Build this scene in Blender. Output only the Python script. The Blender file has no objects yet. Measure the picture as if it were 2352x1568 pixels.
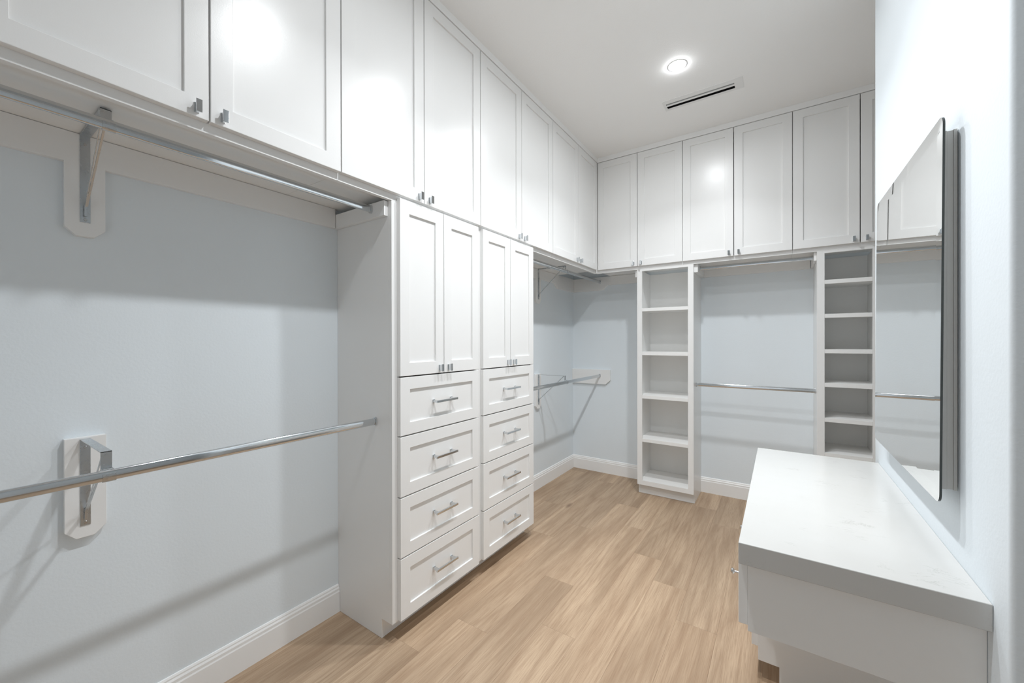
import bpy, bmesh, math, random
from mathutils import Vector, Matrix

# ------------------------------------------------------------------ scene units
# Coordinates below are written in camera heights: x to the right, y into the room,
# z measured from the camera's own height (floor = -1). W() turns them into metres.
S = 1.35
def W(x, y, z): return Vector((x * S, y * S, (z + 1.0) * S))

C = bpy.context.scene.collection
scene = bpy.context.scene
random.seed(4)

# ------------------------------------------------------------------ camera
cam_d = bpy.data.cameras.new('camera')
cam = bpy.data.objects.new('camera', cam_d)
C.objects.link(cam)
cam_d.sensor_width = 36.0
cam_d.lens = 36.0 * 910.5 / 2352.0
cam_d.clip_start = 0.02
yaw, pit, rol = .5943, -.0018, -.0019
d0 = Vector((-math.sin(yaw), math.cos(yaw), 0)); a0 = Vector((math.cos(yaw), math.sin(yaw), 0)); b0 = Vector((0, 0, 1))
d1 = d0 * math.cos(pit) + b0 * math.sin(pit); b1 = b0 * math.cos(pit) - d0 * math.sin(pit)
a2 = a0 * math.cos(rol) + b1 * math.sin(rol); b2 = b1 * math.cos(rol) - a0 * math.sin(rol)
cam.matrix_world = Matrix.Translation(W(0, 0, 0)) @ Matrix((a2, b2, -d1)).transposed().to_4x4()
scene.camera = cam

# ------------------------------------------------------------------ world, exposure
world = bpy.data.worlds.new('world'); scene.world = world
world.use_nodes = True
world.node_tree.nodes['Background'].inputs[0].default_value = (.9, .95, 1, 1)
world.node_tree.nodes['Background'].inputs[1].default_value = .8
scene.view_settings.view_transform = 'Standard'
scene.view_settings.look = 'None'
scene.view_settings.gamma = 1.0
scene.view_settings.use_curve_mapping = False
scene.view_settings.exposure = 0.08
LAMP = 90.0            # emission strength of the ceiling lamps' lenses
LAMP_W = 5.3          # power of the beam each lamp throws into the room
LAMP_W2 = 8.5          # power of the tighter reflector beam
LAMP_SPREAD2 = 118.0
LAMP_SPREAD = 172.0    # its opening angle in degrees (recessed reflector)
scene.cycles.use_denoising = True
scene.cycles.max_bounces = 16
scene.cycles.diffuse_bounces = 12
scene.cycles.glossy_bounces = 6
scene.cycles.caustics_reflective = True
scene.cycles.blur_glossy = 0.3
scene.cycles.sample_clamp_indirect = 8.0

# ------------------------------------------------------------------ materials
def new_mat(name):
    m = bpy.data.materials.new(name); m.use_nodes = True
    nt = m.node_tree
    return m, nt, nt.nodes['Principled BSDF']

def paint(name, col, rough, bump_scale=0, bump=0.0, spec=.5, blotch=.015, coat=0):
    m, nt, b = new_mat(name)
    b.inputs['Roughness'].default_value = rough
    b.inputs['Specular IOR Level'].default_value = spec
    tc = nt.nodes.new('ShaderNodeTexCoord')
    n = nt.nodes.new('ShaderNodeTexNoise'); n.inputs['Scale'].default_value = 3.0; n.inputs['Detail'].default_value = 3
    nt.links.new(tc.outputs['Object'], n.inputs['Vector'])
    mix = nt.nodes.new('ShaderNodeMix'); mix.data_type = 'RGBA'
    mix.inputs['A'].default_value = (*[c * (1 - blotch) for c in col], 1)
    mix.inputs['B'].default_value = (*[min(1, c * (1 + blotch)) for c in col], 1)
    nt.links.new(n.outputs['Fac'], mix.inputs['Factor'])
    nt.links.new(mix.outputs['Result'], b.inputs['Base Color'])
    if bump:
        n2 = nt.nodes.new('ShaderNodeTexNoise'); n2.inputs['Scale'].default_value = bump_scale
        n2.inputs['Detail'].default_value = 4
        nt.links.new(tc.outputs['Object'], n2.inputs['Vector'])
        bp = nt.nodes.new('ShaderNodeBump'); bp.inputs['Strength'].default_value = bump
        bp.inputs['Distance'].default_value = .002
        nt.links.new(n2.outputs['Fac'], bp.inputs['Height'])
        nt.links.new(bp.outputs['Normal'], b.inputs['Normal'])
    if coat:
        b.inputs['Coat Weight'].default_value = coat; b.inputs['Coat Roughness'].default_value = .2
    return m

M_CAB = paint('white_lacquer', (.825, .825, .818), .28, 260, .05, .5, .008)
M_CABIN = paint('white_lacquer_inside', (.84, .84, .83), .4, 260, .05, .4, .01)
M_WALL = paint('pale_blue_wall_paint', (.755, .808, .845), .6, 110, .22, .3, .012)
M_CEIL = paint('white_ceiling_paint', (.90, .90, .895), .7, 120, .25, .3, .01)
M_TRIM = paint('white_trim_paint', (.86, .86, .855), .33, 200, .03, .5, .008)
M_DARK = paint('dark_duct', (.006, .006, .006), .8)
M_PLASTIC = paint('white_powder_coat', (.8, .8, .795), .4)
M_MBACK = paint('grey_mirror_backing', (.60, .59, .565), .5, 300, .05)

def metal(name, col, rough, aniso=0.0, bump=0.0):
    m, nt, b = new_mat(name)
    b.inputs['Metallic'].default_value = 1.0
    b.inputs['Base Color'].default_value = (*col, 1)
    tc = nt.nodes.new('ShaderNodeTexCoord'); n = nt.nodes.new('ShaderNodeTexNoise')
    n.inputs['Scale'].default_value = 40; nt.links.new(tc.outputs['Object'], n.inputs['Vector'])
    mr = nt.nodes.new('ShaderNodeMapRange')
    mr.inputs['To Min'].default_value = rough * .8; mr.inputs['To Max'].default_value = rough * 1.2
    nt.links.new(n.outputs['Fac'], mr.inputs['Value']); nt.links.new(mr.outputs['Result'], b.inputs['Roughness'])
    return m
M_CHROME = metal('polished_chrome', (.67, .695, .715), .10)
M_STEEL = metal('satin_steel', (.585, .605, .62), .28)
M_NICKEL = metal('satin_nickel', (.62, .61, .60), .2)

m, nt, b = new_mat('mirror_silver'); M_MIRROR = m
b.inputs['Metallic'].default_value = 1; b.inputs['Roughness'].default_value = 0.0
b.inputs['Base Color'].default_value = (.90, .91, .905, 1)
m, nt, b = new_mat('dark_glass_edge'); M_GEDGE = m
b.inputs['Base Color'].default_value = (.03, .035, .033, 1); b.inputs['Roughness'].default_value = .15

m, nt, b = new_mat('lamp_lens'); M_LENS = m
b.inputs['Base Color'].default_value = (.9, .9, .9, 1)
b.inputs['Emission Color'].default_value = (.952, .978, 1, 1)
b.inputs['Emission Strength'].default_value = LAMP

# quartz
m, nt, b = new_mat('white_quartz'); M_QUARTZ = m
b.inputs['Roughness'].default_value = .16
tc = nt.nodes.new('ShaderNodeTexCoord')
mp = nt.nodes.new('ShaderNodeMapping'); mp.inputs['Scale'].default_value = (1, 2.2, 2.2); mp.inputs['Rotation'].default_value = (0, 0, .35)
nt.links.new(tc.outputs['Object'], mp.inputs['Vector'])
n1 = nt.nodes.new('ShaderNodeTexNoise'); n1.inputs['Scale'].default_value = 9; n1.inputs['Detail'].default_value = 7
n1.inputs['Roughness'].default_value = .65; n1.inputs['Distortion'].default_value = 1.2
nt.links.new(mp.outputs[0], n1.inputs['Vector'])
r1 = nt.nodes.new('ShaderNodeValToRGB')
e = r1.color_ramp.elements
e[0].position = .485; e[0].color = (0, 0, 0, 1)
e[1].position = .5; e[1].color = (1, 1, 1, 1)
x = r1.color_ramp.elements.new(.515); x.color = (0, 0, 0, 1)
nt.links.new(n1.outputs['Fac'], r1.inputs['Fac'])
n2 = nt.nodes.new('ShaderNodeTexNoise'); n2.inputs['Scale'].default_value = 11; n2.inputs['Detail'].default_value = 2
nt.links.new(tc.outputs['Object'], n2.inputs['Vector'])
r2 = nt.nodes.new('ShaderNodeValToRGB'); r2.color_ramp.elements[0].position = .60; r2.color_ramp.elements[1].position = .70
nt.links.new(n2.outputs['Fac'], r2.inputs['Fac'])
mu = nt.nodes.new('ShaderNodeMath'); mu.operation = 'MULTIPLY'
nt.links.new(r1.outputs['Color'], mu.inputs[0]); nt.links.new(r2.outputs['Color'], mu.inputs[1])
n3 = nt.nodes.new('ShaderNodeTexNoise'); n3.inputs['Scale'].default_value = 5; n3.inputs['Detail'].default_value = 3
nt.links.new(mp.outputs[0], n3.inputs['Vector'])
mx = nt.nodes.new('ShaderNodeMix'); mx.data_type = 'RGBA'
mx.inputs['A'].default_value = (.56, .56, .55, 1); mx.inputs['B'].default_value = (.535, .53, .515, 1)
nt.links.new(n3.outputs['Fac'], mx.inputs['Factor'])
mx2 = nt.nodes.new('ShaderNodeMix'); mx2.data_type = 'RGBA'; mx2.inputs['B'].default_value = (.36, .35, .33, 1)
m3 = nt.nodes.new('ShaderNodeMath'); m3.operation = 'MULTIPLY'; m3.inputs[1].default_value = .55
nt.links.new(mu.outputs[0], m3.inputs[0]); nt.links.new(m3.outputs[0], mx2.inputs['Factor'])
nt.links.new(mx.outputs['Result'], mx2.inputs['A']); nt.links.new(mx2.outputs['Result'], b.inputs['Base Color'])

# oak plank
def wood():
    m, nt, b = new_mat('oak_plank')
    N = nt.nodes.new; L = nt.links.new
    tc = N('ShaderNodeTexCoord'); oi = N('ShaderNodeObjectInfo')
    off = N('ShaderNodeVectorMath'); off.operation = 'MULTIPLY_ADD'
    comb = N('ShaderNodeCombineXYZ')
    for i in range(3): L(oi.outputs['Random'], comb.inputs[i])
    L(comb.outputs[0], off.inputs[0]); off.inputs[1].default_value = (37, 91, 53); L(tc.outputs['Object'], off.inputs[2])
    def noise(sc, scale, det, rough=.5, dist=0):
        mp = N('ShaderNodeMapping'); mp.inputs['Scale'].default_value = sc; L(off.outputs[0], mp.inputs['Vector'])
        n = N('ShaderNodeTexNoise'); n.inputs['Scale'].default_value = scale; n.inputs['Detail'].default_value = det
        n.inputs['Roughness'].default_value = rough; n.inputs['Distortion'].default_value = dist
        L(mp.outputs[0], n.inputs['Vector']); return n
    big = noise((4.5, .5, 1), 1.9, 4, .5, .3)         # broad tone
    # growth rings: bands of a slowly varying field give cathedral arches
    fld = noise((4.6, .26, 1), 1.5, 2, .45, .15)
    ml = N('ShaderNodeMath'); ml.operation = 'MULTIPLY'; ml.inputs[1].default_value = 20; L(fld.outputs['Fac'], ml.inputs[0])
    fine = noise((120, 3.5, 1), 1.0, 5, .65)
    ad = N('ShaderNodeMath'); ad.operation = 'MULTIPLY_ADD'; ad.inputs[1].default_value = 1.3
    L(fine.outputs['Fac'], ad.inputs[0]); L(ml.outputs[0], ad.inputs[2])
    fr = N('ShaderNodeMath'); fr.operation = 'PINGPONG'; fr.inputs[1].default_value = 1.0; L(ad.outputs[0], fr.inputs[0])
    ringp = N('ShaderNodeMath'); ringp.operation = 'POWER'; ringp.inputs[1].default_value = 2.2; L(fr.outputs[0], ringp.inputs[0])
    pores = noise((400, 7, 1), 1.0, 4, .7)
    # knots
    mpk = N('ShaderNodeMapping'); mpk.inputs['Scale'].default_value = (3.6, 1.25, 1); L(off.outputs[0], mpk.inputs['Vector'])
    vo = N('ShaderNodeTexVoronoi'); vo.inputs['Scale'].default_value = 1.15; L(mpk.outputs[0], vo.inputs['Vector'])
    kn = N('ShaderNodeMapRange'); kn.inputs['From Min'].default_value = .02; kn.inputs['From Max'].default_value = .11
    kn.inputs['To Min'].default_value = 1; kn.inputs['To Max'].default_value = 0
    L(vo.outputs['Distance'], kn.inputs['Value'])
    # colour: base ramp on broad tone
    rp = N('ShaderNodeValToRGB'); el = rp.color_ramp.elements
    el[0].position = .26; el[0].color = (.325, .228, .149, 1)
    el[1].position = .66; el[1].color = (.530, .393, .270, 1)
    L(big.outputs['Fac'], rp.inputs['Fac'])
    def darken(prev, fac, k, col):
        s = N('ShaderNodeMath'); s.operation = 'MULTIPLY'; s.inputs[1].default_value = k; L(fac, s.inputs[0])
        x = N('ShaderNodeMix'); x.data_type = 'RGBA'; x.inputs['B'].default_value = col
        L(s.outputs[0], x.inputs['Factor']); L(prev, x.inputs['A']); return x.outputs['Result']
    c = darken(rp.outputs['Color'], ringp.outputs[0], .34, (.24, .145, .085, 1))
    pr = N('ShaderNodeMapRange'); pr.inputs['From Min'].default_value = .44; pr.inputs['From Max'].default_value = .72
    L(pores.outputs['Fac'], pr.inputs['Value'])
    c = darken(c, pr.outputs[0], .62, (.22, .13, .075, 1))
    c = darken(c, kn.outputs[0], .8, (.13, .075, .045, 1))
    # per-plank tone
    hs = N('ShaderNodeHueSaturation'); mr = N('ShaderNodeMapRange')
    mr.inputs['To Min'].default_value = .90; mr.inputs['To Max'].default_value = 1.12
    L(oi.outputs['Random'], mr.inputs['Value']); L(mr.outputs[0], hs.inputs['Value']); L(c, hs.inputs['Color'])
    L(hs.outputs[0], b.inputs['Base Color'])
    b.inputs['Roughness'].default_value = .48; b.inputs['Specular IOR Level'].default_value = .35
    bp = N('ShaderNodeBump'); bp.inputs['Strength'].default_value = .12; bp.inputs['Distance'].default_value = .001
    L(pores.outputs['Fac'], bp.inputs['Height']); L(bp.outputs[0], b.inputs['Normal'])
    return m
M_WOOD = wood()

# ------------------------------------------------------------------ mesh helpers
def ident(u, v, w): return (u, v, w)           # u=x, v=y, w=z

class MB:
    """Collects shapes in scene units and links them as one mesh object."""
    def __init__(self, P=ident): self.v = []; self.f = []; self.P = P
    def box(self, u0, u1, v0, v1, w0, w1):
        i = len(self.v)
        for w in (w0, w1):
            for v in (v0, v1):
                for u in (u0, u1): self.v.append(W(*self.P(u, v, w)))
        for q in ((0, 1, 3, 2), (4, 6, 7, 5), (0, 4, 5, 1), (2, 3, 7, 6), (0, 2, 6, 4), (1, 5, 7, 3)):
            self.f.append([i + k for k in q])
        return self
    def ring(self, o, n, w0, w1):
        """rectangular ring: o=(u0,u1,v0,v1) outer, n inner, depth w0..w1"""
        i = len(self.v)
        for w in (w0, w1):
            for r in (o, n):
                for (u, v) in ((r[0], r[2]), (r[1], r[2]), (r[1], r[3]), (r[0], r[3])): self.v.append(W(*self.P(u, v, w)))
        for k in range(4):
            l = (k + 1) % 4
            self.f.append([i + k, i + l, i + 4 + l, i + 4 + k])
            self.f.append([i + 8 + k, i + 12 + k, i + 12 + l, i + 8 + l])
            self.f.append([i + k, i + 8 + k, i + 8 + l, i + l])
            self.f.append([i + 4 + k, i + 4 + l, i + 12 + l, i + 12 + k])
        return self
    def prism(self, prof, a0, a1, Q):
        """extrude a closed 2-D profile; Q(p, q, a) -> scene coordinates"""
        i = len(self.v); n = len(prof)
        for a in (a0, a1):
            for (p, q) in prof: self.v.append(W(*Q(p, q, a)))
        self.f.append([i + k for k in range(n)]); self.f.append([i + n + k for k in reversed(range(n))])
        for k in range(n):
            l = (k + 1) % n; self.f.append([i + k, i + n + k, i + n + l, i + l])
        return self
    def cyl(self, c, axis, r, h, n=16, r2=None):
        i = len(self.v); r2 = r if r2 is None else r2
        A = Vector(axis).normalized(); B = A.orthogonal().normalized(); D = A.cross(B)
        for (rr, t) in ((r, 0), (r2, h)):
            for k in range(n):
                g = 2 * math.pi * k / n
                self.v.append(W(*(Vector(c) + A * t + (B * math.cos(g) + D * math.sin(g)) * rr)))
        self.f.append([i + k for k in reversed(range(n))]); self.f.append([i + n + k for k in range(n)])
        for k in range(n):
            l = (k + 1) % n; self.f.append([i + k, i + l, i + n + l, i + n + k])
        return self
    def bar(self, p, q, wdir, w, t):
        """flat bar between scene points p and q, width w along wdir, thickness t"""
        i = len(self.v); p = Vector(p); q = Vector(q); d = (q - p).normalized()
        wd = Vector(wdir); wd = (wd - d * wd.dot(d)).normalized(); td = d.cross(wd)
        for e in (p, q):
            for (a, b_) in ((-1, -1), (1, -1), (1, 1), (-1, 1)): self.v.append(W(*(e + wd * a * w / 2 + td * b_ * t / 2)))
        self.f += [[i, i + 1, i + 2, i + 3], [i + 7, i + 6, i + 5, i + 4]]
        for k in range(4):
            l = (k + 1) % 4; self.f.append([i + k, i + 4 + k, i + 4 + l, i + l])
        return self
    def build(self, name, mat, parent=None, origin=None, bevel=0, seg=2, smooth=False):
        if origin is None:
            if parent is not None:
                org = Vector((0, 0, 0)); q = parent
                while q is not None: org += q.location; q = q.parent
            else:
                lo = [min(v[k] for v in self.v) for k in range(3)]; hi = [max(v[k] for v in self.v) for k in range(3)]
                org = Vector(((lo[0] + hi[0]) / 2, (lo[1] + hi[1]) / 2, lo[2]))
        else: org = W(*origin)
        me = bpy.data.meshes.new(name)
        me.from_pydata([v - org for v in self.v], [], self.f)
        bm = bmesh.new(); bm.from_mesh(me); bmesh.ops.recalc_face_normals(bm, faces=bm.faces); bm.to_mesh(me); bm.free()
        me.materials.append(mat)
        o = bpy.data.objects.new(name, me); C.objects.link(o)
        if parent is not None:
            o.parent = parent
            base = Vector((0, 0, 0)); q = parent
            while q is not None: base += q.location; q = q.parent
            o.location = org - base
        else: o.location = org
        if bevel:
            bv = o.modifiers.new('bevel', 'BEVEL'); bv.width = bevel; bv.segments = seg; bv.limit_method = 'ANGLE'; bv.angle_limit = .6
            bv.harden_normals = False
        if smooth:
            for p in me.polygons: p.use_smooth = True
            me.set_sharp_from_angle(angle=.7)
        return o

def thing(name, label, cat, loc, group=None):
    o = bpy.data.objects.new(name, None); C.objects.link(o); o.location = W(*loc)
    o.empty_display_size = .1
    o['label'] = label; o['category'] = cat
    if group: o['group'] = group
    return o
def tag(o, label, cat, group=None):
    o['label'] = label; o['category'] = cat
    if group: o['group'] = group
    return o
def struct(o): o['kind'] = 'structure'; return o

# ------------------------------------------------------------------ key planes
XW, YW, ZC = -1.361, 2.881, 1.250           # left wall, back wall, ceiling
XF, YF = -1.056, 2.606                       # face-frame planes of the left and back runs
XR, YN = 1.175, -.80                         # far right wall, wall behind the camera
TH = .0165                                   # door thickness
def PL(u, v, w): return (XF + w, u, v)       # left run: u along y, v up, w out into the room
def PB(u, v, w): return (u, YF - w, v)       # back run: u along x
XV = -.054
def PV(u, v, w): return (XV - w, u, v)       # vanity front looks towards -x

# ------------------------------------------------------------------ floor of planks
floor = struct(MB().box(XW - .05, XR + .05, YN - .05, YW + .05, -1.06, -1.004).build('floor', M_WOOD))
PWD = .130
first = {-1.089: .886, -.959: 1.073, -.829: 1.477, -.699: 1.217, -.569: 1.870, -.439: 1.700, -.309: 1.504}
LEN = .903
cache = {}
i0 = int(math.floor((XW + 1.089) / PWD)) - 1
for i in range(i0, 20):
    x0 = round(-1.089 + i * PWD, 3); x1 = x0 + PWD
    if x1 < XW - .02 or x0 > XR: continue
    key = min(first, key=lambda k: abs(k - x0))
    j = first[key] if abs(key - x0) < .01 else random.uniform(0, LEN)
    y = j
    while y > YN: y -= LEN
    while y < YW:
        ya, yb = max(y, YN - .02), min(y + LEN, YW + .01)
        xa, xb = max(x0, XW - .02), min(x1, XR + .02)
        if yb - ya > .01:
            g = .00012
            mb = MB().box(xa + g, xb - g, ya + g, yb - g, -1.0035, -1.0)
            o = mb.build('plank', M_WOOD, floor, origin=((xa + xb) / 2, (ya + yb) / 2, -1.0035), bevel=.0002, seg=1)
        y += LEN

# ------------------------------------------------------------------ walls, ceiling
struct(MB().box(XW - .08, XW, YN - .08, YW + .08, -1.06, ZC + .05).build('wall_left', M_WALL))
struct(MB().box(XW, XR, YW, YW + .08, -1.06, ZC + .05).build('wall_back', M_WALL))
struct(MB().box(XR, XR + .08, YN - .08, YW + .08, -1.06, ZC + .05).build('wall_right', M_WALL))
# wall behind the camera, with the doorway one comes in by
w = MB()
w.box(XW, -.62, YN - .08, YN, -1.06, ZC + .05); w.box(.08, XR, YN - .08, YN, -1.06, ZC + .05)
w.box(-.62, .08, YN - .08, YN, .55, ZC + .05)
struct(w.build('wall_front', M_WALL))
cs = MB()
cs.box(-.68, -.62, YN, YN + .012, -1, .61); cs.box(.08, .14, YN, YN + .012, -1, .61); cs.box(-.62, .08, YN, YN + .012, .55, .61)
struct(cs.build('trim_1', M_TRIM, bevel=.002))

# ceiling with an opening for the air slot
VX0, VX1, VY0, VY1 = -.512, -.170, 2.192, 2.262
c = MB()
c.ring((XW - .08, XR + .08, YN - .08, YW + .08), (VX0, VX1, VY0, VY1), ZC, ZC + .05)
ceiling = struct(c.build('ceiling', M_CEIL))

# stub wall on the right carrying the mirror, with rounded corner beads
XS, XS2, YS0, YS1 = .268, .36, .853, 1.808
R = .0065
prof = []
for (cx, cy, a) in ((XS + R, YS0 + R, math.pi), (XS2 - R, YS0 + R, 1.5 * math.pi), (XS2 - R, YS1 - R, 0), (XS + R, YS1 - R, .5 * math.pi)):
    for k in range(7):
        t = a + k / 6 * math.pi / 2; prof.append((cx + R * math.cos(t), cy + R * math.sin(t)))
struct(MB().prism(prof, -1.003, ZC + .004, lambda p, q, a: (p, q, a)).build('wall_stub', M_WALL, smooth=True))

# ------------------------------------------------------------------ baseboards and ceiling scribe
BB = [(0, -1.0), (.0105, -1.0), (.0105, -.926), (.0085, -.922), (.0085, -.914), (.0055, -.909), (.0055, -.905), (.003, -.9005), (0, -.9)]
def base(name, a0, a1, Q): return struct(MB().prism(BB, a0, a1, Q).build(name, M_TRIM))
base('baseboard_left', YN, .8565, lambda p, q, a: (XW + p, a, q))
base('baseboard_left.001', 1.7575, YW, lambda p, q, a: (XW + p, a, q))
base('baseboard_back', XW, -.7735, lambda p, q, a: (a, YW - p, q))
base('baseboard_back.001', -.4335, .1605, lambda p, q, a: (a, YW - p, q))
base('baseboard_back.002', .4095, XR, lambda p, q, a: (a, YW - p, q))
base('baseboard_right', YN, YW, lambda p, q, a: (XR - p, a, q))
base('baseboard_stub', YS0 + .02, 1.372, lambda p, q, a: (XS - p, a, q))
struct(MB(PL).box(-.63, 2.6251, 1.2195, ZC, -.03, .0195).build('trim_2', M_TRIM, bevel=.0012))
struct(MB(PB).box(-1.0365, XR, 1.2195, ZC, -.03, .0195).build('trim_3', M_TRIM, bevel=.0012))

# ------------------------------------------------------------------ cabinet parts
def shaker(P, parent, u0, u1, v0, v1, name, stile=.0435, rail=.043, rec=.0060):
    """framed front: the frame is the part, its recessed panel a sub-part"""
    g = .0018
    a, b_, c_, d = u0 + g, u1 - g, v0 + .0012, v1 - .0012
    n = (a + stile, b_ - stile, c_ + rail, d - rail)
    fr = MB(P).ring((a, b_, c_, d), n, .0003, TH).build(name, M_CAB, parent, bevel=.0013)
    MB(P).box(n[0] - .0005, n[1] + .0005, n[2] - .0005, n[3] + .0005, .0012, TH - rec).build('recessed_panel', M_CAB, fr)
    return fr

def knob(P, fr, u, v):
    k = MB(P)
    k.box(u - .0048, u + .0048, v - .0108, v + .0108, TH, TH + .0022)
    k.box(u - .0030, u + .0030, v - .0108, v + .0108, TH + .002, TH + .0155)
    k.box(u - .0056, u + .0056, v - .0133, v + .0133, TH + .0155, TH + .0182)
    k.build('knob', M_CHROME, fr, bevel=.0009)

def pull(P, fr, u, v, ln=.112):
    k = MB(P); w0 = TH - .0060
    for s in (-1, 1):
        uc = u + s * (ln / 2 - .010)
        k.box(uc - .0055, uc + .0055, v - .0055, v + .0055, w0, w0 + .003)
        k.box(uc - .0042, uc + .0042, v - .0042, v + .0042, w0 + .002, w0 + .0225)
    k.box(u - ln / 2, u + ln / 2, v - .0040, v + .0040, w0 + .0215, w0 + .0285)
    k.build('pull_handle', M_CHROME, fr, bevel=.0008)

def upper(P, u0, u1, ud, label, depth, doors=None):
    """wall cabinet with two doors; ud = (left edge, meeting line, right edge) of the doors"""
    zb, zt = .4625, 1.2185
    org = P((u0 + u1) / 2, zb, -depth)
    t = thing('wall_cabinet', label, 'cabinet', org, 'white wall cabinets under the ceiling')
    e = .0004
    b_ = MB(P)
    b_.box(u0 + e, u0 + .014, zb + .02, zt, -depth, -.014); b_.box(u1 - .014, u1 - e, zb + .02, zt, -depth, -.014)
    b_.box(u0 + .014, u1 - .014, zb + .02, zb + .034, -depth, -.014)
    b_.box(u0 + .014, u1 - .014, zt - .014, zt, -depth, -.014)
    b_.box(u0 + .014, u1 - .014, zb + .034, zt - .014, -depth, -depth + .006)
    b_.build('cabinet_box', M_CABIN, t)
    MB(P).ring((u0 + e, u1 - e, zb, zt), (u0 + .028, u1 - .028, zb + .028, zt - .02), -.014, 0).build('face_frame', M_CAB, t, bevel=.0004)
    for k in (0, 1):
        fr = shaker(P, t, ud[k], ud[k + 1], .4825, 1.2180, 'cabinet_door')
        knob(P, fr, ud[1] + (-.0245, .0245)[k], .5020)
    return t

WX = 'white shaker wall cabinet, two doors, '
DL = XF - XW
Ys = [-.285, .033, .352, .668, .988, 1.306, 1.626, 1.945, 2.283, 2.5885]
labs = ['leftmost and nearest, cut off by the top left corner',
        'nearest one, second from left, over the near hanging rods',
        'over the tall drawer cabinet nearest the camera',
        'over the second tall drawer cabinet',
        'last on the left run, in the room corner']
Ue = [-.603, .033, .668, 1.306, 1.945, 2.606]
upper(PL, -.603, .0325, (-.603, -.285, .0325), WX + 'left run, behind the camera side, outermost', DL)
upper(PL, .0325, .668, (.0325, .352, .668), WX + 'largest in view, over the near hanging rods', DL)
upper(PL, .668, 1.306, (.668, .988, 1.306), WX + 'over the nearer drawer cabinet', DL)
upper(PL, 1.306, 1.945, (1.306, 1.626, 1.945), WX + 'over the farther drawer cabinet', DL)
upper(PL, 1.945, YF - .001, (1.945, 2.283, 2.5835), WX + 'left run, last before the room corner', DL)
DB = YW - YF
Xb = [-1.0395, -.4925, .0565, .604, 1.175]
mid = [-.767, -.218, .330, .8895]
bl = ['back wall, touching the room corner', 'back wall, over the hanging space between the shelf towers',
      'back wall, right of centre, partly over the shoe shelves', 'back wall, hidden part behind the mirror wall']
for k in range(4):
    u0 = -1.0545 if k == 0 else Xb[k]
    upper(PB, u0, Xb[k + 1], (Xb[k], mid[k], Xb[k + 1]), WX + bl[k], DB)

# corner filler post where the two runs meet
MBf = MB().box(-1.0555, -1.0425, 2.5930, 2.6055, .4622, 1.2185)
tag(MBf.build('corner_post', M_CAB, bevel=.001), 'slim white filler post in the inside corner between wall cabinets', 'filler post')

# ------------------------------------------------------------------ tall drawer cabinets
zD = [-.932, -.7235, -.5215, -.3185, -.1200]
def tall(u0, u1, d0_, dm, d1_, label, side_vis):
    t = thing('drawer_cabinet', label, 'cabinet', ((XF + XW) / 2, (u0 + u1) / 2, -1), 'tall cabinets with drawers and doors')
    b_ = MB(PL); top = .4620
    e = .0003
    # sides run to the floor with a toe-kick notch
    for (s0, s1) in ((u0 + e, u0 + .0135), (u1 - .0135, u1 - e)):
        pr = [(-DL + .0005, -.9995), (-.054, -.9995), (-.054, -.934), (-.0142, -.934), (-.0142, top), (-DL + .0005, top)]
        b_.prism(pr, s0, s1, lambda p, q, a: PL(a, q, p))
    b_.box(u0 + .0135, u1 - .0135, -.934, -.920, -DL + .001, -.0142)
    b_.box(u0 + .0135, u1 - .0135, top - .014, top, -DL + .001, -.0142)
    b_.box(u0 + .0135, u1 - .0135, -.920, top - .014, -DL + .001, -DL + .008)
    b_.build('cabinet_box', M_CAB, t, bevel=.0006)
    MB(PL).box(u0 + .0136, u1 - .0136, -.9995, -.934, -.066, -.055).build('toe_kick', M_CAB, t)
    MB(PL).ring((u0 + e, u1 - e, -.934, top), (u0 + .03, u1 - .03, -.905, top - .03), -.014, 0).build('face_frame', M_CAB, t, bevel=.0004)
    for k in range(4):
        fr = shaker(PL, t, d0_, d1_, zD[k] + .001, zD[k + 1] - .001, 'drawer_front', .0415, .0415)
        pull(PL, fr, (d0_ + d1_) / 2 - .003, (zD[k] + zD[k + 1]) / 2 + .001)
    ze = .4765 - .006
    for k, (a, bb) in enumerate(((d0_, dm), (dm, d1_))):
        fr = shaker(PL, t, a, bb, -.119, .4745, 'cabinet_door', .0405, .0445)
        knob(PL, fr, dm + (-.0235, .0235)[k], -.0985)
tall(.857, 1.307, .877, 1.085, 1.2925, 'tall white cabinet, four drawers below two doors, nearer the camera, grey side panel showing', True)
tall(1.3075, 1.757, 1.3195, 1.5265, 1.735, 'tall white cabinet, four drawers below two doors, the farther one of the pair', False)

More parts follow.
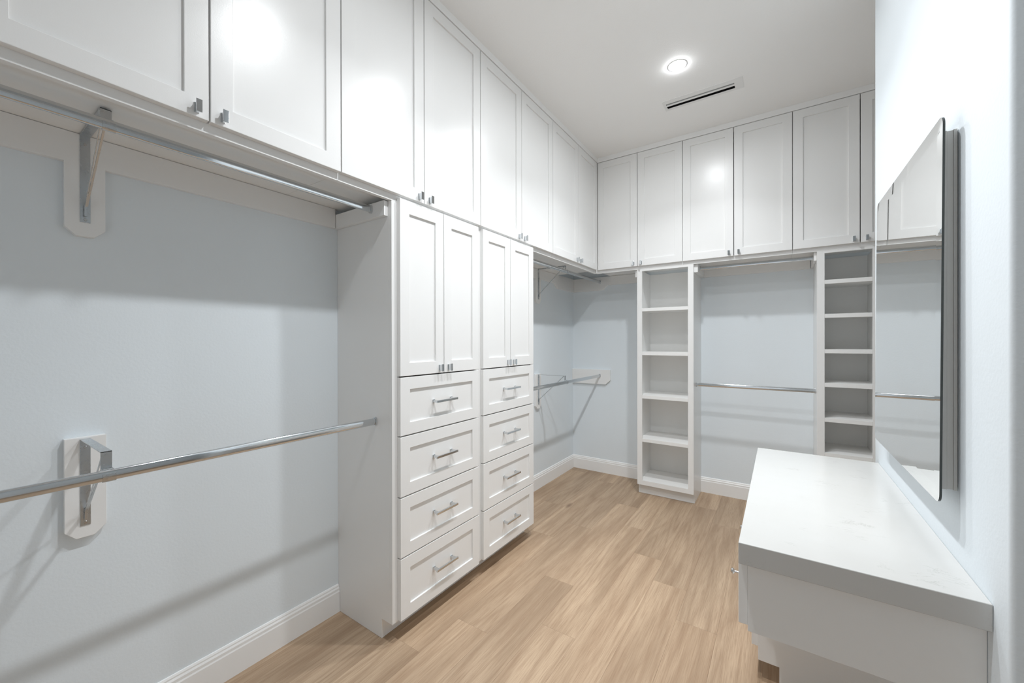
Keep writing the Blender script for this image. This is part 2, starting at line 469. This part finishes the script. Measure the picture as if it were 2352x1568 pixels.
# ------------------------------------------------------------------ open shelf towers
def tower(u0, u1, shelves, label, name, th, shn):
    t = thing(name, label, 'shelves', ((u0 + u1) / 2, (YF + YW) / 2, -1))
    top = .4620; sw = .0315; zb = -.937
    for (s0, s1) in ((u0, u0 + .0135), (u1 - .0135, u1)):
        pr = [(-DB + .0005, -.9995), (-.031, -.9995), (-.031, zb), (-.0142, zb), (-.0142, top), (-DB + .0005, top)]
        MB(PB).prism(pr, s0, s1, lambda p, q, a: PB(a, q, p)).build('side_panel', M_CAB, t, bevel=.0006)
    MB(PB).box(u0 + .0137, u1 - .0137, -.9995, zb + .001, -.042, -.0312).build('toe_kick', M_CAB, t)
    MB(PB).box(u0 + .0137, u1 - .0137, zb + .003, top, -DB + .001, -DB + .009).build('back_panel', M_CABIN, t)
    MB(PB).ring((u0 + .0001, u1 - .0001, zb, top), (u0 + sw, u1 - sw, zb + .029, top - .012), -.014, 0).build('face_frame', M_CAB, t, bevel=.0004)
    MB(PB).box(u0 + .0137, u1 - .0137, zb + .012, zb + .0275, -DB + .009, -.0142).build('shelf', M_CABIN, t, bevel=.0006)
    for z in shelves:
        s = MB(PB); s.box(u0 + .0137, u1 - .0137, z + .004, z + th, -DB + .0092, -.0142)
        s.box(u0 + sw + .0003, u1 - sw - .0003, z, z + th, -.0141, -.0006)
        s.build('shelf', M_CABIN, t, bevel=.0006)
    return t
tower(-.7735, -.4335, [.189, -.0946, -.3755, -.657], 'narrow white open shelf tower with five compartments, standing clear on the floor', 'shelf_tower', .0205, 5)
tower(.1605, .4095, [.291, .1155, -.0675, -.2415, -.422, -.602, -.779], 'narrow white shoe-shelf tower beside the mirror wall, close-set shelves', 'shelf_tower', .0205, 7)

# ------------------------------------------------------------------ cleats (boards that carry rods and brackets)
CT = .0155
def board(label, mb): return tag(mb.build('mounting_board', M_CAB, bevel=.0012), label, 'board')
def poly_board(label, pts, wall):
    if wall == 'L': Q = lambda p, q, a: (XW + a, p, q)
    else: Q = lambda p, q, a: (p, YW - a, q)
    return board(label, MB().prism(pts, .0002, CT, Q))
ZT = .4815; ZB = .412
# near bay, left wall: long board with a tongue behind the bracket
poly_board('long white board on blue wall under the near wall cabinets, with a tongue', [(-.59, ZB), (.177, ZB), (.177, .264), (.195, .2455), (.225, .2455), (.2435, .264), (.2435, ZB), (.840, ZB), (.840, ZT), (-.59, ZT)], 'L')
poly_board('small white clipped-corner board behind the near lower bracket', [(.1755, -.223), (.2435, -.223), (.2435, -.437), (.224, -.4565), (.194, -.4565), (.1755, -.437)], 'L')
board('white board on the grey side panel holding the near upper rod end', MB().box(XW + .0003, -1.0730, .8413, .8567, ZB, .4618))
# far bay, left wall
poly_board('white board on the left wall in the far corner bay, above the rod', [(1.775, ZB + .004), (2.276, ZB + .004), (2.276, .268), (2.294, .2505), (2.325, .2505), (2.343, .268), (2.343, ZB + .004), (2.548, ZB + .004), (2.6, .381), (YW - .016, .381), (YW - .016, ZT), (1.775, ZT)], 'L')
poly_board('slim white board behind the lower bracket in the far corner bay', [(2.276, -.223), (2.343, -.223), (2.343, -.437), (2.325, -.4565), (2.294, -.4565), (2.276, -.437)], 'L')
poly_board('white board on back wall in the far corner, upper rod end on it', [(XW + .0003, .381), (-1.108, .381), (-1.072, .416), (-.7735 - CT, .416), (-.7735 - CT, ZT), (XW + .0003, ZT)], 'B')
poly_board('white clipped-corner board low on back wall, lower rod end on it', [(XW + .0003, -.330), (-1.088, -.330), (-1.052, -.298), (-1.052, -.220), (XW + .0003, -.220)], 'B')
board('short white board on the left side of the open shelf tower', MB().box(-.7735 - .0153, -.7738, 2.622, YW - .0003, .416, .4618))
# back bay
poly_board('white board on back wall across the hanging space between the shelf towers', [(-.4335 + CT, .414), (.1605 - CT, .414), (.1605 - CT, ZT), (-.4335 + CT, ZT)], 'B')
board('short white board on the right side of the open shelf tower', MB().box(-.4332, -.4335 + .0215, 2.622, YW - .0003, .414, .4618))
board('short white board on the left side of the shoe-shelf tower', MB().box(.1605 - .0120, .1602, 2.622, YW - .0003, .418, .4618))

# ------------------------------------------------------------------ hanging rods
def rod(label, p, q, group, r=(.0056, .0112)):
    """oval closet rod from p to q (along x or y) with an end socket at each end"""
    p = Vector(p); q = Vector(q); d = (q - p).normalized()
    t = thing('hanging_rod', label, 'rod', (p + q) / 2, group)
    side = Vector((d.y, -d.x, 0))
    n = 28; prof = []
    for k in range(n):   # stadium-like oval
        g = 2 * math.pi * k / n
        ca, sa = math.cos(g), math.sin(g)
        prof.append((r[0] * math.copysign(abs(ca) ** .62, ca), r[1] * math.copysign(abs(sa) ** .8, sa)))
    L = (q - p).length
    Q = lambda a, b_, c_: tuple(p + side * a + Vector((0, 0, b_)) + d * c_)
    MB().prism(prof, .002, L - .002, Q).build('rod_tube', M_CHROME, t, smooth=True)
    for a0_, a1_ in ((.0002, .0065), (L - .0065, L - .0002)):
        pr = [(x * 1.30 + .0, y * 1.28) for x, y in prof]
        MB().prism(pr, a0_, a1_, Q).build('end_socket', M_CHROME, t, smooth=True)
    return t
RZ1, RZ2, RX = .4425, -.2725, -1.1385
g1 = 'chrome hanging rods'
rod('upper chrome hanging rod of the near bay, under the largest wall cabinet', (RX, -.59, RZ1), (RX, .8413, RZ1), g1)
rod('lower chrome hanging rod of the near bay, crossing the lit blue wall', (RX, -.70, RZ2 - .002), (RX, .857, RZ2), g1)
rod('upper chrome hanging rod in the far corner bay', (-1.13, 1.757, RZ1), (-1.13, YW - CT, RZ1), g1)
rod('lower chrome hanging rod in the far corner bay', (-1.133, 1.757, -.2665), (-1.133, YW - CT, -.2665), g1)
rod('upper chrome rod between the two shelf towers', (-.412, 2.69, .4445), (.1485, 2.69, .4445), g1)
rod('lower chrome rod between the two shelf towers', (-.4335, 2.69, -.2735), (.1605, 2.69, -.2735), g1)

# ------------------------------------------------------------------ rod brackets
def bracket(label, yc, zt, xr, zr, grp='steel rod brackets'):
    x0 = XW + CT
    t = thing('rod_bracket', label, 'bracket', (x0, yc, zt - .2), grp)
    hw = .0086
    MB().box(x0, x0 + .0018, yc - hw, yc + hw, zt - .202, zt).build('wall_plate', M_STEEL, t, bevel=.0004, seg=1)
    xe = xr - .0135
    a = MB(); a.box(x0 + .0015, xe, yc - hw, yc + hw, zt - .0018, zt)
    a.box(xe - .0018, xe, yc - hw, yc + hw, zr + .011, zt)
    a.box(xe - .0018, xr, yc - hw, yc + hw, zr + .0112, zr + .0130)
    a.build('arm', M_STEEL, t, bevel=.0004, seg=1)
    # saddle that wraps the rod from below
    pr = []
    rr = (.0074, .0130); rin = (.0059, .0115)
    angs = [math.radians(x) for x in range(-205, 26, 15)]
    pr = [(rr[0] * math.cos(g), rr[1] * math.sin(g)) for g in angs] + [(rin[0] * math.cos(g), rin[1] * math.sin(g)) for g in reversed(angs)]
    MB().prism(pr, yc - hw, yc + hw + .003, lambda p, q, s: (xr + p, s, zr + q)).build('rod_saddle', M_STEEL, t, smooth=True)
    # folded brace from the arm's outer end down to the foot of the plate
    b_ = MB()
    top = Vector((xe - .010, yc, zt - .004)); bot = Vector((x0 + .0075, yc, zt - .166))
    b_.bar(top + Vector((0, .0042, 0)), bot + Vector((0, .0012, 0)), (0, 1, .0), .0040, .0022)
    b_.bar(top + Vector((0, -.0030, 0)), bot + Vector((0, -.0012, 0)), (1, 0, .6), .0050, .0016)
    b_.bar(bot + Vector((0, 0, .004)), bot + Vector((-.001, 0, -.022)), (0, 1, 0), .0052, .0046)
    b_.build('brace', M_STEEL, t, bevel=.0003, seg=1)
    for dz in (.020, .195):
        MB().cyl((x0 + .0016, yc, zt - dz), (1, 0, 0), .0034, .0016, 14, .0026).build('screw', M_NICKEL, t, smooth=True)
bracket('steel rod bracket under the wall cabinets, near bay, upper', .2098, .4795, RX, RZ1)
bracket('steel rod bracket on clipped-corner board, near bay, lower', .2085, -.2265, RX, RZ2 - .001)
bracket('steel rod bracket in the far corner bay, upper, dark against the board', 2.3105, .4795, -1.13, RZ1)
bracket('steel rod bracket in the far corner bay, lower', 2.3085, -.2265, -1.133, -.2665)

# ------------------------------------------------------------------ vanity
ZQ, ZQ2 = -.4014, -.4438
top = MB().box(-.0688, XS - .0004, .9046, 1.7450, ZQ2, ZQ).build('countertop', M_QUARTZ, bevel=.002, seg=3)
tag(top, 'thick white quartz countertop with faint grey flecks below the mirror', 'countertop')
zq = ZQ2 - .0006; YA, YB2, YC = .925, 1.372, 1.735; XWL = XS - .0006; zb1 = -.5845
t = thing('drawer_box', 'grey-lit white drawer box hung under the near end of the countertop', 'cabinet', ((XV + XWL) / 2, (YA + YB2) / 2, zb1))
b_ = MB(); b_.box(XV, XWL, YA, YA + .0135, zb1, zq); b_.box(XV + .0145, XWL, YB2 - .014, YB2 - .0006, zb1, zq)
b_.box(XV + .0145, XWL, YA + .0135, YB2 - .014, zb1, zb1 + .012)
b_.build('cabinet_box', M_CAB, t, bevel=.001)
MB(PV).ring((YA + .0136, YB2 - .0006, zb1, zq), (YA + .025, YB2 - .025, zb1 + .02, zq - .02), -.0143, 0).build('face_frame', M_CAB, t, bevel=.0015)
for (a, bb, kn_) in ((YA + .002, 1.148, 1.012), (1.149, YB2 - .002, 1.262)):
    fr = shaker(PV, t, a, bb, -.5765, zq - .003, 'drawer_front', .033, .033)
    kk = MB(PV)
    w0 = TH - .0060
    kb = Vector(PV(kn_, -.516, w0))
    kk.cyl(kb, (-1, 0, 0), .0024, .0205, 14); kk.cyl(kb + Vector((-.0195, 0, 0)), (-1, 0, 0), .0035, .0035, 18, .0064)
    kk.cyl(kb + Vector((-.023, 0, 0)), (-1, 0, 0), .0064, .003, 18, .0052)
    kk.build('knob', M_NICKEL, fr, smooth=True)
t = thing('vanity_cabinet', 'white floor-standing vanity cabinet beyond the knee space, under the countertop far end', 'cabinet', ((XV + XWL) / 2, (YB2 + YC) / 2, -1))
b_ = MB()
for (s0, s1) in ((YB2, YB2 + .0135), (YC - .0135, YC)):
    pr = [(XWL, -.9995), (-.002, -.9995), (-.002, -.9405), (XV, -.9405), (XV, zq), (XWL, zq)]
    b_.prism(pr, s0, s1, lambda p, q, a: (p, a, q))
b_.box(XV + .0145, XWL, YB2 + .0135, YC - .0135, -.9405, -.927)
b_.build('cabinet_box', M_CAB, t, bevel=.0008)
MB().box(-.001, .010, YB2 + .0137, YC - .0137, -.9995, -.9405).build('toe_kick', M_CAB, t)
MB(PV).ring((YB2 + .0136, YC - .0136, -.9405, zq), (YB2 + .025, YC - .025, -.915, zq - .02), -.0143, 0).build('face_frame', M_CAB, t, bevel=.001)
ym = (YB2 + YC) / 2
fr = shaker(PV, t, YB2 + .002, YC - .002, -.5765, zq - .003, 'drawer_front', .033, .033)
for k, (a, bb) in enumerate(((YB2 + .002, ym), (ym, YC - .002))):
    fr = shaker(PV, t, a, bb, -.9045, -.5785, 'cabinet_door', .0405, .0445)
    knob(PV, fr, ym + (-.02, .02)[k], -.62)

# ------------------------------------------------------------------ wall mirror (bevelled glass on a deep backing, leaning slightly)
ym0, ym1, zm0, zm1 = 1.026, 1.612, -.296, .406
mt = thing('wall_mirror', 'frameless rectangular wall mirror with rounded corners, hung above the white countertop', 'mirror', (XS, (ym0 + ym1) / 2, zm0))
def mplane(z): return .2380 + (z - zm0) / (zm1 - zm0) * .0045    # glass plane leans: top closer to the wall
def rrect(y0, y1, z0, z1, r, n=7):
    pts = []
    for (cy_, cz, a) in ((y1 - r, z1 - r, 0), (y0 + r, z1 - r, 90), (y0 + r, z0 + r, 180), (y1 - r, z0 + r, 270)):
        for k in range(n):
            g = math.radians(a + 90 * k / (n - 1)); pts.append((cy_ + r * math.cos(g), cz + r * math.sin(g)))
    return pts
outer = rrect(ym0, ym1, zm0, zm1, .017); BV = .028
inner = rrect(ym0 + BV, ym1 - BV, zm0 + BV, zm1 - BV, .004)
mb = MB(); n = len(outer)
for (y, z) in inner: mb.v.append(W(mplane(z), y, z))
for (y, z) in outer: mb.v.append(W(mplane(z) + .00060, y, z))
mb.f.append(list(range(n)))
for k in range(n):
    l = (k + 1) % n; mb.f.append([k, l, n + l, n + k])
g_ = mb.build('mirror_glass', M_MIRROR, mt)
mb = MB()
for (y, z) in outer: mb.v.append(W(mplane(z) + .00065, y, z))
for (y, z) in outer: mb.v.append(W(mplane(z) + .0040, y, z))
mb.f.append(list(range(n))); mb.f.append([n + k for k in range(n)])
for k in range(n):
    l = (k + 1) % n; mb.f.append([k, l, n + l, n + k])
mb.build('glass_edge', M_GEDGE, mt)
by0, by1, bz0, bz1 = 1.047, 1.590, -.274, .383
bk = MB(); bk.box(.2468, .2535, by0 + .0005, by1, bz0, bz1); bk.box(.2536, .2618, by0 + .0012, by1 - .0012, bz0 + .001, bz1 - .001); bk.box(.2619, .2668, by0, by1, bz0, bz1)
bk.build('backing_frame', M_MBACK, mt, bevel=.0006)

# ------------------------------------------------------------------ ceiling lamps
names = ['round flush ceiling lamp glowing near the air slot, the one in view',
         'round flush ceiling lamp in the middle of the row, above the frame',
         'round flush ceiling lamp of the row nearest the camera, above the frame']
for k, y in enumerate((1.918, 1.305, .715)):
    x = -.386
    t = thing('ceiling_lamp', names[k], 'lamp', (x, y, ZC), 'recessed ceiling lamps in a row')
    n = 40; rm = MB()
    prof = [(.0335, 0), (.0335, -.0012), (.0360, -.0018), (.0400, -.0014), (.0425, 0)]
    for (r_, z_) in prof:
        for q in range(n):
            a = 2 * math.pi * q / n; rm.v.append(W(x + r_ * math.cos(a), y + r_ * math.sin(a), ZC + z_ - .0001))
    for p in range(len(prof) - 1):
        for q in range(n):
            l = (q + 1) % n; rm.f.append([p * n + q, p * n + l, (p + 1) * n + l, (p + 1) * n + q])
    rm.build('trim_ring', M_PLASTIC, t, smooth=True)
    lm = MB(); R_ = .0333
    rings = [(1.0, 0), (.94, -.0040), (.75, -.0075), (.4, -.0095)]
    for (f_, z_) in rings:
        for q in range(n):
            a = 2 * math.pi * q / n; lm.v.append(W(x + R_ * f_ * math.cos(a), y + R_ * f_ * math.sin(a), ZC + z_ - .0008))
    lm.v.append(W(x, y, ZC - .0110))
    for p in range(len(rings) - 1):
        for q in range(n):
            l = (q + 1) % n; lm.f.append([p * n + q, p * n + l, (p + 1) * n + l, (p + 1) * n + q])
    for q in range(n): lm.f.append([(len(rings) - 1) * n + q, (len(rings) - 1) * n + (q + 1) % n, len(rings) * n])
    lm.build('lens', M_LENS, t, smooth=True)
    for pw, sp, dz in ((LAMP_W, LAMP_SPREAD, .0125), (LAMP_W2, LAMP_SPREAD2, .0130)):
        ld = bpy.data.lights.new('lamp_beam', 'AREA'); ld.shape = 'DISK'; ld.size = .064 * S
        ld.energy = pw; ld.spread = math.radians(sp); ld.color = (.942, .974, 1)
        lo_ = bpy.data.objects.new('lamp_beam', ld); C.objects.link(lo_); lo_.parent = t
        lo_.location = (0, 0, -dz * S)

# ------------------------------------------------------------------ slot diffuser in the ceiling
t = thing('air_vent', 'long white two-slot air diffuser with black gaps in the ceiling', 'vent', ((VX0 + VX1) / 2, (VY0 + VY1) / 2, ZC))
SX0, SX1, SY0, SY1 = -.500, -.183, 2.200, 2.248
MB().ring((VX0 - .002, VX1 + .024, VY0 - .026, VY1 + .004), (SX0, SX1, SY0, SY1), ZC - .0018, ZC - .0001).build('vent_frame', M_PLASTIC, t, bevel=.0005)
MB().box(SX0 - .0005, SX1 + .0005, 2.2115, 2.2265, ZC - .0015, ZC + .008).build('slot_bar', M_PLASTIC, t, bevel=.0004)
d = MB(); d.box(VX0 + .001, VX1 - .001, VY0 + .001, VY1 - .001, ZC + .040, ZC + .042)
d.ring((VX0 + .0005, VX1 - .0005, VY0 + .0005, VY1 - .0005), (VX0 + .004, VX1 - .004, VY0 + .004, VY1 - .004), ZC + .0005, ZC + .0395)
d.build('dark_plenum', M_DARK, t)
